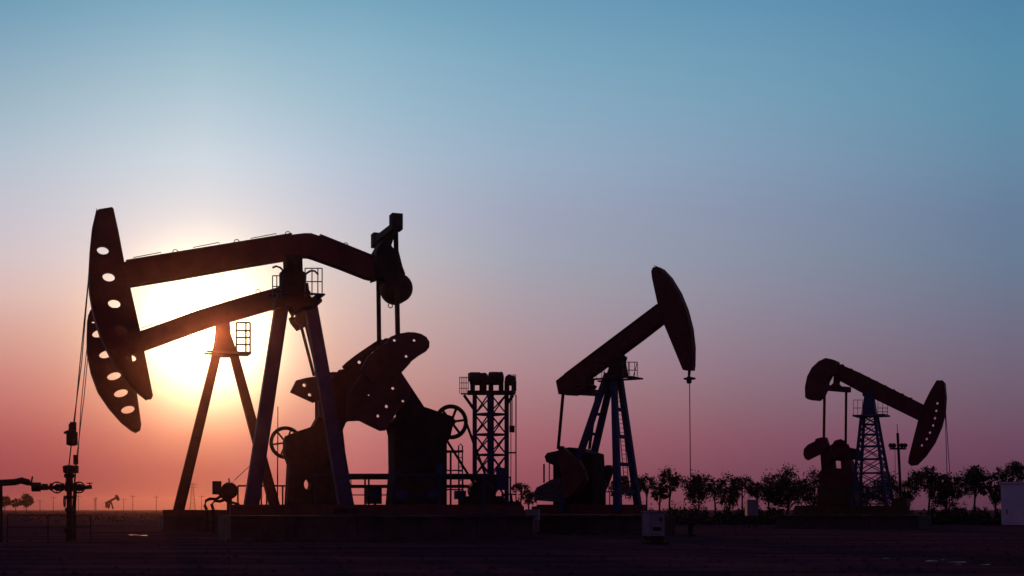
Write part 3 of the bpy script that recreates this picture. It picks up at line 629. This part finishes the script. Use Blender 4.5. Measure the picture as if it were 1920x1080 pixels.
bm_ = MB(); S.pr(bm_, [(1560, 674), (1568, 680), (1585, 687), (1610, 698), (1670, 728), (1736, 761), (1723, 789), (1670, 763), (1622, 740), (1572, 713), (1560, 702)], -.22, .22); be = bm_.build('walking_beam', M['red2'], U)
mb = MB()
for k in range(9):
    x = 1580+k*16; y = 684+k*7.8; mb.box((S.L(x, y+1)[0], 0, S.L(x, y+1)[2]), (.1, .47, .1))
mb.build('stiffener', M['red2'], be)
tl = MB(); S.pr(tl, [(1514, 748.5), (1509.5, 745), (1509, 726), (1513, 706), (1522, 689), (1535, 677), (1548, 671), (1560, 673.5), (1567, 676), (1571, 700), (1555, 703), (1549, 714), (1545.5, 730), (1540, 742), (1531, 750)], -.5, .5); tl.build('beam_counterweight', M['red2'], U)
mb = MB(); S.pr(mb, [(1563, 704), (1573, 710), (1571, 719), (1577, 725), (1556, 724), (1562, 718)], -.25, .25); eo = mb.build('tail_bearing', M['red2'], U)
MB().bar(S.L(1549, 727, -1.25), S.L(1592, 731, 1.25), .34, .3).build('equalizer', M['red2'], U)
MB().tube([S.L(1546, 733, -1.25), S.L(1544.5, 830, -1.25)], .09, 8).build('pitman_arm', M['red2'], U)
MB().tube([S.L(1586.5, 735, 1.25), S.L(1585.5, 835, 1.25)], .085, 8).build('pitman_arm', M['red2'], U)
gb = MB(); S.pr(gb, [(1538, 852), (1558, 860), (1560, 878), (1577, 878), (1576, 862), (1592, 862), (1600, 890), (1606, 962), (1528, 962), (1537, 905), (1532, 892), (1540, 880)], -.6, .6); gb.build('gear_reducer', M['red2'], U)
mb = MB(); S.pr(mb, [(1535, 910), (1600, 908), (1604, 945), (1530, 947)], -.75, -.6); mb.build('gear_guard', M['yellow'], U)
cr = cw(S, U, [(1540, 822), (1550, 820), (1560, 850), (1556, 866), (1546, 868), (1538, 850)], -1.15, -.95, (), 'red2', 'crank')
cw(S, cr, [(1506, 852), (1507, 842), (1514, 834), (1528, 827), (1529, 823), (1538, 820), (1548, 820.5), (1552, 832), (1545, 848), (1530, 855), (1514, 863), (1509, 860)], -1.45, -1.15, (), 'red2')
cr = cw(S, U, [(1580, 830), (1590, 833), (1600, 858), (1592, 872), (1580, 868)], .95, 1.15, (), 'red2', 'crank')
cw(S, cr, [(1551, 846), (1552, 838), (1561, 832), (1565, 826), (1576, 823), (1583, 827), (1587, 838), (1603, 841), (1613, 845), (1615, 858), (1600, 862), (1580, 860), (1562, 865), (1555, 868)], 1.15, 1.45, (), 'red2')
a = S.L(1562, 858, -1); MB().tube([(a[0], -1.0, a[2]), (a[0], 1.1, a[2])], .16, 12).build('crank_shaft', M['black'], U)
# lattice post
zt, zm, zb = S.L(1630, 742)[2], S.L(1630, 778)[2], S.L(1630, 962)[2]
cx0 = S.L(1630, 760)[0]; cxb = S.L(1637, 950)[0]
mb = MB(); mb.add([(cx0+i*hh, j*hh, z) for z, hh in ((zm, .42), (zt, .26)) for i, j in ((-1, -1), (1, -1), (1, 1), (-1, 1))], [(0, 3, 2, 1), (4, 5, 6, 7), (0, 1, 5, 4), (1, 2, 6, 5), (2, 3, 7, 6), (3, 0, 4, 7)]); mb.box((cx0, 0, zt+.1), (.7, .7, .25)); mb.build('post_cap', M['blue'], U)
def cn(i, j, z):
    f = (zm-z)/(zm-zb); hh = .40+(1.12-.40)*f; return (cx0+(cxb-cx0)*f+i*hh, j*hh, z)
cs_ = [(-1, -1), (1, -1), (1, 1), (-1, 1)]
for c in cs_: MB().bar(cn(*c, zb), cn(*c, zm), .16, .16).build('leg', M['blue'], U)
lv = [S.L(1630, y)[2] for y in (780, 796, 815, 837, 861, 887, 915, 945)]; mb = MB(); mx = MB()
for z in lv:
    mb = MB()
    for i in range(4): mb.bar(cn(*cs_[i], z), cn(*cs_[(i+1) % 4], z), .08, .08)
    mb.build('horizontal_girt', M['blue'], U)
for z0, z1 in zip(lv, lv[1:]):
    mx = MB()
    for i in range(4): mx.bar(cn(*cs_[i], z0), cn(*cs_[(i+1) % 4], z1), .055, .055).bar(cn(*cs_[(i+1) % 4], z0), cn(*cs_[i], z1), .055, .055)
    mx.build('diagonal_brace', M['blue'], U)
pf = MB(); z = S.L(1630, 780)[2]; x0, x1 = S.L(1604, 780)[0], S.L(1664, 780)[0]; pf.box(((x0+x1)/2, -.65, z), (x1-x0, .4, .1)).box(((x0+x1)/2, .65, z), (x1-x0, .4, .1)).box((x0+.2, 0, z), (.4, .9, .1)).box((x1-.2, 0, z), (.4, .9, .1)); po = pf.build('service_platform', M['steel'], U)
for vv in (-.85, .85):
    rl = MB(); railing(S, rl, [1600, 1608, 1617], 750, 780, vv, (765,), .02); railing(S, rl, [1646, 1655, 1664], 765 if vv < 0 else 750, 780, vv, (772,), .02); rl.build('railing', M['steel'], po)
sk = MB(); box_at(S, sk, 1490, 948, 1702, 964, -1.2, -.9); box_at(S, sk, 1494, 948, 1700, 963, .9, 1.2)
for x in (1500, 1560, 1620, 1690): q = S.L(x, 956); sk.box((q[0], 0, q[2]), (.3, 1.85, .3))
sk.build('skid_base', M['yellow'], U)
mb = MB(); box_at(S, mb, 1676, 934, 1700, 950, -.8, .4); mb.build('electric_motor', M['yellow'], U)
rope(S, U, [(1772, 760), (1776, 905)], -.16, .022, 'bridle'); rope(S, U, [(1773, 770), (1782, 905)], .16, .022, 'bridle')
mb = MB(); mb.bar(S.L(1775, 904, -.3), S.L(1783, 904, .3), .15, .15); mb.build('carrier_bar', M['black'], U); rope(S, U, [(1779, 905), (1780, 960)], 0, .03, 'polished_rod')
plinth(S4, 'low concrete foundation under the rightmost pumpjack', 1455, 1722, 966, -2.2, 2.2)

# ================================================================== WELLHEAD on the left
SW = Site(130, 47.3, 10); S = SW
U = S.root('wellhead', 'tall valve tree with handwheels under the big left heads, thick pipe leading off left', 'wellhead', 'wellheads under the pumpjack heads')
c = S.L(130, 950, 0); k_ = F/47.3
zz = lambda y: S.L(130, y, 0)[2]
st = [(.13, 0), (.13, zz(1000)), (.2, zz(999)), (.2, zz(990)), (.11, zz(988)), (.11, zz(960)), (.16, zz(958)), (.16, zz(953)), (.1, zz(951)), (.1, zz(936)), (.15, zz(935)), (.15, zz(931)), (.1, zz(929)), (.1, zz(922)), (.16, zz(921)), (.16, zz(908)), (.13, zz(903)), (.13, zz(896)), (.19, zz(895)), (.19, zz(889)), (.13, zz(888)), (.22, zz(886)), (.24, zz(874)), (.1, zz(872))]
MB().lathe((c[0], 0, 0), st, 18).build('casing_stack', M['black'], U)
mb = MB(); S.tb(mb, [(55, 906), (66, 911), (75, 915), (95, 914), (130, 914), (160, 914), (172, 913)], 0, .075, 10); mb.build('flow_pipe', M['black'], U, True)
for x, r_, l_ in ((68, .17, .15), (84, .12, .1), (96, .14, .04), (118, .14, .04), (142, .14, .04)): MB().lathe(S.L(x, 913, 0), [(r_, -l_), (r_, l_)], 12, (1, 0, 0)).build('flange', M['black'], U)
for x in (107, 148):
    q = S.L(x, 914, -.25); o = MB().ring(q, (0, 1, 0), .2, .025, 20, 6).build('handwheel', M['black'], U)
    mb = MB(); mb.tube([(q[0], q[1], q[2]), (q[0], .1, q[2])], .04, 6)
    for a in range(4): mb.tube([q, (q[0]+.2*math.cos(a*math.pi/2), q[1], q[2]+.2*math.sin(a*math.pi/2))], .016, 5)
    mb.lathe((q[0], .0, q[2]-.13), [(.06, 0), (.13, .04), (.13, .22), (.06, .26)], 10); mb.build('valve_stem', M['black'], o)
q = S.L(168, 906, 0); mb = MB(); mb.tube([S.L(168, 914, 0), q], .02, 5); mb.ring(q, (0, 0, 1), .09, .018, 14, 5); mb.build('gauge', M['black'], U)
q = S.L(121, 940, -.25); MB().ring((q[0], q[1], q[2]), (1, 0.3, 0), .2, .025, 20, 6).build('handwheel', M['black'], U)
mb = MB(); S.tb(mb, [(0-40, 906, 0), (0, 905.5, 0), (28, 904, 0), (40, 901, 0), (55, 905, 0)], 0, .12, 10); mb.build('insulated_pipe', M['black'], U, True)
mb = MB(); S.tb(mb, [(40, 901), (36, 897), (42, 896), (46, 902)], -.1, .03); S.tb(mb, [(59, 904), (61, 893)], 0, .03); mb.build('valve_lever', M['black'], U)
mb = MB(); S.tb(mb, [(1, 905), (1, 1016)], 0, .07); mb.build('pipe_support', M['black'], U)
mb = MB(); S.tb(mb, [(142, 905), (139, 950), (140, 1013)], .5, .07, 8); mb.build('second_stack', M['black'], U)
rg = thing('guard_railing', 'low dark pipe fence round the wellhead at the left edge', 'railing', tuple(Site(90, 45.5, 4).O), R(4))
SF = Site(90, 45.5, 4)
for (xa, xb) in ((14, 90), (90, 170)):
    mb = MB(); railing(SF, mb, [xa, xb], 966, 1018, 0, (988,), .02); mb.build('rail_panel', M['black'], rg)

# ================================================================== boxes
SB = Site(1230, 44, 15)
U = SB.root('control_cabinet', 'pale free-standing control cabinet on short legs, in front of the middle pumpjack', 'cabinet')
mb = MB(); SB.pr(mb, [(1218, 962), (1246, 961), (1246, 1005), (1218, 1005)], -.35, .35); co = mb.build('cabinet', M['grey'], U)
a = SB.L(1232, 961, -.35); mb = MB(); mb.box((a[0], 0, a[2]+.028), (.62, .78, .05)); mb.build('lid', M['grey'], U)
mb = MB(); SB.pr(mb, [(1220, 966), (1243, 966), (1243, 1001), (1220, 1001)], -.37, -.352); do = mb.build('door', M['grey'], U)
mb = MB(); SB.pr(mb, [(1237, 970), (1241, 970), (1241, 977), (1237, 977)], -.39, -.372); mb.build('handle', M['black'], do)
mb = MB(); SB.pr(mb, [(1224, 988), (1240, 988), (1240, 995), (1224, 995)], -.385, -.372); mb.build('vent', M['black'], do)
mb = MB(); a = SB.L(1232, 1005, -.3); mb.box((a[0], 0, .14), (.5, .6, .28)); mb.box((a[0], -.1, .05), (.7, .8, .1)); mb.build('base', M['black'], U)
SB = Site(1411, 85, 0)
U = SB.root('transformer_box', 'small pale blue box among the shrubs left of the rightmost pumpjack', 'box')
mb = MB(); box_at(SB, mb, 1401, 937, 1422, 967, -.4, .4); co = mb.build('cabinet', M['grey'], U); mb = MB(); box_at(SB, mb, 1404, 941, 1419, 962, -.43, -.402); mb.build('door', M['grey'], U)
for x in (1405, 1418): SB.tb(MB(), [(x, 966), (x, 989)], 0, .06).build('leg', M['black'], U)
SB = Site(1905, 96, -22)
U = SB.root('equipment_cabin', 'white painted cabin with a flat roof, cut off by the right edge', 'cabin')
mb = MB(); SB.pr(mb, [(1876, 907), (1970, 905), (1970, 985), (1878, 984)], -1.0, 2.2); mb.build('wall', M['white'], U)
a = SB.L(1920, 906, 0); mb = MB(); b2 = SB.L(1875, 906, 0)[0]; b3 = SB.L(1972, 906, 0)[0]; mb.box(((b2+b3)/2, .6, a[2]+.03), (b3-b2+.1, 3.4, .12)); mb.build('roof', M['white'], U)
mb = MB(); SB.pr(mb, [(1884, 931), (1910, 931), (1910, 980), (1884, 980)], -1.04, -1.004); do = mb.build('door', M['white'], U)
mb = MB(); SB.pr(mb, [(1887, 955), (1889, 955), (1889, 963), (1887, 963)], -1.07, -1.042); mb.build('handle', M['black'], do)
# ================================================================== flood light mast
SL = Site(1683, 92, 0)
U = SL.root('floodlight_mast', 'slim mast with two floodlight clusters right of the blue lattice pyramid', 'light mast')
SL.tb(MB(), [(1690, 987), (1687, 890), (1683, 812)], 0, .1, 8).build('pole', M['black'], U)
SL.tb(MB(), [(1683, 812), (1682, 795)], 0, .025, 5).build('lightning_rod', M['black'], U)
mb = MB(); SL.tb(mb, [(1669, 841), (1698, 841)], 0, .06); mb.box((SL.L(1684, 842)[0], 0, SL.L(1684, 842)[2]), (1.1, .6, .06)); mb.build('cross_arm', M['black'], U)
for x in (1669, 1675, 1690, 1696):
    q = SL.L(x, 833, 0); MB().lathe((q[0], .05, q[2]), [(.06, 0), (.13, -.12), (.17, -.3), (.17, -.34)], 12, (0.1, 1, .35)).build('lamp', M['black'], U)
    MB().tube([SL.L(x, 841), q], .03, 5).build('bracket', M['black'], U)
SL.tb(MB(), [(1678, 842), (1680, 985)], .1, .02, 5).build('cable', M['black'], U)

# ================================================================== trees
def tree(px, ytop, wpx, ybot, D, label, seed, dens=1.0, lobes=None, group='young trees along the edge of the field', leafs=.165):
    rnd = random.Random(seed); s = D/F; x0 = (px-960)*s; ztop = CAMH+(HZ-ytop)*s; zbot = max(CAMH+(HZ-ybot)*s, .5)
    wpx *= 1.2; ybot = min(ybot+13, 958); rad = wpx*s/2; zc = (ztop+zbot)/2; hz = (ztop-zbot)/2
    U = thing('broadleaf_tree', label, 'tree', (x0, D, 0), rnd.uniform(0, .5), group)
    cl = []
    nl = int(30*max(1, rad/1.2))
    for k in range(nl):
        while True:
            a = Vector((rnd.uniform(-1, 1), rnd.uniform(-1, 1), rnd.uniform(-1, 1)))
            if .15 < a.length < 1: break
        fz = a.z
        taper = 1-.35*max(fz, 0)-.15*max(-fz, 0)
        cl.append((Vector((a.x*rad*.95*taper, a.y*rad*.95*taper, zc+fz*hz*.95)), rnd.choice((.10, .15, .22, .32))*min(rad, hz)*1.25))
    tk = MB(); zs = zbot+hz*.5
    bend = rnd.uniform(-.15, .15)*rad
    tk.tube([(0, 0, -.05), (bend*.4, 0, zs*.5), (bend, 0, zs), (bend*.6, 0, zc+hz*.4)], .11, 7, .03)
    for c, r_ in rnd.sample(cl, min(9, len(cl))):
        st = Vector((bend*.8, 0, rnd.uniform(zbot*.7, zc)))
        tk.tube([st, st.lerp(c, .5)+Vector((0, 0, .08)), c], .045, 5, .012)
    tk.build('trunk', M['bark'], U)
    cm = MB()
    for c, r_ in cl:
        for k in range(int(95*dens*(r_/.35)**1.4)+14):
            d = Vector((rnd.gauss(0, 1), rnd.gauss(0, 1), rnd.gauss(0, 1))); d = d.normalized()*r_*rnd.choice((rnd.uniform(.2, 1.1), rnd.uniform(.7, 1.7)))
            p = c+d; sz = leafs*rnd.uniform(.5, 1.1)
            a = Vector((rnd.gauss(0, 1), rnd.gauss(0, 1), rnd.gauss(0, 1))).normalized(); b2 = a.cross(Vector((rnd.gauss(0, 1), rnd.gauss(0, 1), rnd.gauss(0, 1)))).normalized()
            cm.add([p-a*sz*.7, p+b2*sz*.36, p+a*sz*.7, p-b2*sz*.36], [(0, 1, 2, 3)])
    cm.build('crown', M['leaf'], U, weld=False)
TR = [(975, 905, 34, 925, 118, 'scraggy little tree just right of the lattice tower', .5),
 (992, 918, 30, 948, 112, 'low bushy tree at the left foot of the middle pumpjack', .8),
 (1163, 892, 52, 935, 108, 'tree seen through the ladder legs of the middle pumpjack', 1),
 (1212, 893, 44, 925, 112, 'small rounded tree just right of the middle pumpjack legs', 1),
 (1255, 881, 46, 925, 105, 'tall narrow young tree on a thin bare trunk, right of the middle pumpjack', 1.1),
 (1236, 908, 34, 940, 106, 'short side tree leaning beside the tall narrow one', .9),
 (1310, 889, 50, 945, 108, 'dense oval tree behind the thin rod of the middle pumpjack', 1.4),
 (1342, 897, 38, 925, 114, 'loose open tree right of the dense oval one', .6),
 (1367, 894, 46, 950, 108, 'bushy tree with a thick low crown, fourth right of the raised head', 1.2),
 (1392, 892, 38, 920, 116, 'airy high-crowned tree above the small pale box', .6),
 (1420, 903, 38, 930, 110, 'small dark tree directly right of the small pale box', 1.1),
 (1441, 896, 40, 935, 116, 'thin open tree left of the widest tree', .6),
 (1474, 884, 80, 950, 104, 'widest tree, left of the rightmost pumpjack cranks', 1.3),
 (1527, 884, 50, 955, 108, 'tree behind the left end of the rightmost pumpjack gearbox', .9),
 (1612, 900, 60, 950, 112, 'tree hidden behind the blue lattice pyramid', 1),
 (1661, 890, 50, 945, 108, 'tree right behind the lattice pyramid beside the floodlight mast', 1),
 (1703, 905, 44, 945, 110, 'low tree between the floodlight mast and the lowered head', 1),
 (1740, 876, 78, 925, 100, 'broad spreading tree right of the lowered head', 1.0),
 (1773, 899, 56, 952, 102, 'lower round tree under the two rods of the rightmost pumpjack', 1.3),
 (1826, 874, 64, 935, 98, 'round tree between the rods and the white cabin', 1.4),
 (1866, 903, 36, 945, 104, 'thin leafy tree touching the left wall of the white cabin', .8),
 (1897, 868, 66, 915, 110, 'tree rising behind the white cabin roof', 1.4)]
for i, (px, yt, wp, yb, D, lb, dn) in enumerate(TR): tree(px, yt, wp, yb, D, lb, 100+i, dn*.85)
for i, (px, yt, wp) in enumerate(((8, 931, 24), (30, 936, 18), (50, 927, 18))):
    tree(px, yt, wp, 950, 330, ('distant bushy tree at the very left edge', 'smallest of the distant trees under the thick left pipe', 'rounder distant tree just left of the wellhead')[i], 300+i, .6, group='distant trees at the left', leafs=.3)
# scrub strip
cm = MB(); rnd = random.Random(5)
for k in range(26000):
    px = rnd.uniform(1205, 1960); D = rnd.uniform(96, 122); x = (px-960)/F*D
    hmax = 1.0+.35*math.sin(px*.05)+.3*math.sin(px*.13+1)+.25*math.sin(px*.31)
    z = abs(rnd.gauss(0, 1))*max(hmax, .25)*.55+.05; z = min(z, 2.2); sz = rnd.uniform(.08, .2)
    if z > 1.3: sz *= .6
    p = Vector((x, D, z)); a = Vector((rnd.gauss(0, 1), rnd.gauss(0, 1), rnd.gauss(0, 1))).normalized(); b2 = a.cross(Vector((rnd.gauss(0, 1), rnd.gauss(0, 1), 1))).normalized()
    cm.add([p-a*sz, p+b2*sz*.5, p+a*sz, p-b2*sz*.5], [(0, 1, 2, 3)])
o = cm.build('scrub', M['scrub'], weld=False); o['kind'] = 'stuff'; tag(o, 'low dark scrub growing along the foot of the row of trees', 'scrub')
cm = MB()
for k in range(7000):
    px = rnd.uniform(-60, 1240); D = rnd.uniform(110, 330); x = (px-960)/F*D
    z = abs(rnd.gauss(0, 1))*.3; sz = rnd.uniform(.06, .2)
    p = Vector((x, D, z)); a = Vector((rnd.gauss(0, 1), rnd.gauss(0, .5), rnd.gauss(0, .5))).normalized(); b2 = a.cross(Vector((rnd.gauss(0, 1), rnd.gauss(0, 1), 1))).normalized()
    cm.add([p-a*sz, p+b2*sz*.5, p+a*sz, p-b2*sz*.5], [(0, 1, 2, 3)])
o = cm.build('scrub', M['scrub'], weld=False); o['kind'] = 'stuff'; tag(o, 'rough low weeds scattered over the far plain at the left', 'scrub')

cm = MB()
for k in range(2600):
    D = 20+45*rnd.random()**1.3; x = rnd.uniform(-.45, .45)*D; sz = rnd.choice((.015, .02, .03, .05, .08))*rnd.uniform(.7, 1.3)
    ps = [(x+sz*rnd.uniform(.6, 1.2)*math.cos(t_), D+sz*rnd.uniform(.6, 1.2)*math.sin(t_), 0) for t_ in (0, 1.25, 2.5, 3.8, 5)]
    cm.add(ps+[(x, D, sz*rnd.uniform(.5, .9))], [(0, 1, 5), (1, 2, 5), (2, 3, 5), (3, 4, 5), (4, 0, 5)])
o = cm.build('clods', gm, weld=False); o['kind'] = 'stuff'; tag(o, 'small clods of soil and stones strewn over the bare foreground', 'soil')

# ================================================================== far things at the left horizon
def far_pole(px, yt, D, label, arm=True):
    s = D/F; U = thing('utility_pole', label, 'pole', ((px-960)*s, D, 0), random.uniform(-.5, .5), 'poles on the left horizon')
    h_ = CAMH+(HZ-yt)*s; MB().tube([(0, 0, 0), (0, 0, h_)], .1, 6, .07).build('pole', M['black'], U)
    if arm: MB().bar((-1.1, 0, h_-.6), (1.1, 0, h_-.6), .09, .09).build('cross_arm', M['black'], U)
for px, yt, D, lb in ((75, 936, 420, 'distant pole farthest left, under the thick pipe'), (100, 930, 450, 'distant pole just left of the wellhead'), (147, 928, 430, 'distant pole right beside the wellhead'), (180, 931, 440, 'distant pole left of the tiny pumpjack'),
  (232, 934, 480, 'short distant pole right of the tiny pumpjack'), (249, 928, 430, 'taller distant pole right of the tiny pumpjack'), (293, 929, 430, 'lone distant pole left of the second pumpjack leg'), (378, 928, 470, 'distant pole just right of the pylon')): far_pole(px, yt, D, lb)
def pylon(px, yt, D, label):
    s = D/F; H = CAMH+(HZ-yt)*s; U = thing('power_pylon', label, 'pylon', ((px-960)*s, D, 0), .3, 'power pylons on the horizon'); b_ = H*.1; t_ = H*.02
    for i, j in cs_: MB().bar((i*b_, j*b_, 0), (i*t_, j*t_, H), .22, .22).build('leg', M['steel'], U)
    mb = MB()
    for k in range(8):
        f0, f1 = k/8, (k+1)/8; r0, r1 = b_+(t_-b_)*f0, b_+(t_-b_)*f1
        for i in range(4):
            a, c = cs_[i], cs_[(i+1) % 4]; mb.bar((a[0]*r0, a[1]*r0, H*f0), (c[0]*r1, c[1]*r1, H*f1), .14, .14)
    mb.build('lattice', M['steel'], U)
    for f in (.97, .86): MB().bar((-H*.16, 0, H*f), (H*.16, 0, H*f), .3, .3).build('cross_arm', M['steel'], U)
pylon(361, 906, 700, 'faint lattice pylon between the legs of the second pumpjack')
pylon(178, 936, 1100, 'tiny lattice pylon just right of the wellhead')
# tiny far pumpjack
SD = Site(210, 420, -15); S = SD
U = S.root('oil_pumpjack', 'tiny far pumpjack on the left horizon, head up to the right', 'pumpjack', GP)
mb = MB(); S.pr(mb, [(215, 929), (218, 928), (221, 933), (222, 938), (220, 939), (217.5, 935)], -.4, .4); mb.build('horse_head', M['black'], U)
mb = MB(); S.pr(mb, [(216, 932), (218, 934.5), (199, 944.5), (197.5, 941.5)], -.3, .3); mb.build('walking_beam', M['black'], U)
for x in (203.5, 212): MB().bar(S.L(207.5, 938, 0), S.L(x, 954, 0), .35, .35).build('leg', M['black'], U)
mb = MB(); S.pr(mb, [(197, 940.5), (200, 940.5), (202, 952), (197.5, 952)], -.5, .5); mb.build('crank', M['black'], U)

# ================================================================== haze
hm = bpy.data.materials.new('haze'); hm.use_nodes = True; t = hm.node_tree; t.nodes.clear()
pv = t.nodes.new('ShaderNodeVolumePrincipled'); pv.inputs['Color'].default_value = (.85, .6, .6, 1); pv.inputs['Density'].default_value = .00015; pv.inputs['Anisotropy'].default_value = .968
ho_ = t.nodes.new('ShaderNodeOutputMaterial'); t.links.new(pv.outputs[0], ho_.inputs['Volume'])
hb = MB().box((0, 1100, 12.2), (5400, 3200, 26.4)); o = hb.build('haze', hm); o['kind'] = 'stuff'; tag(o, 'thin evening haze hanging over the whole field', 'haze')
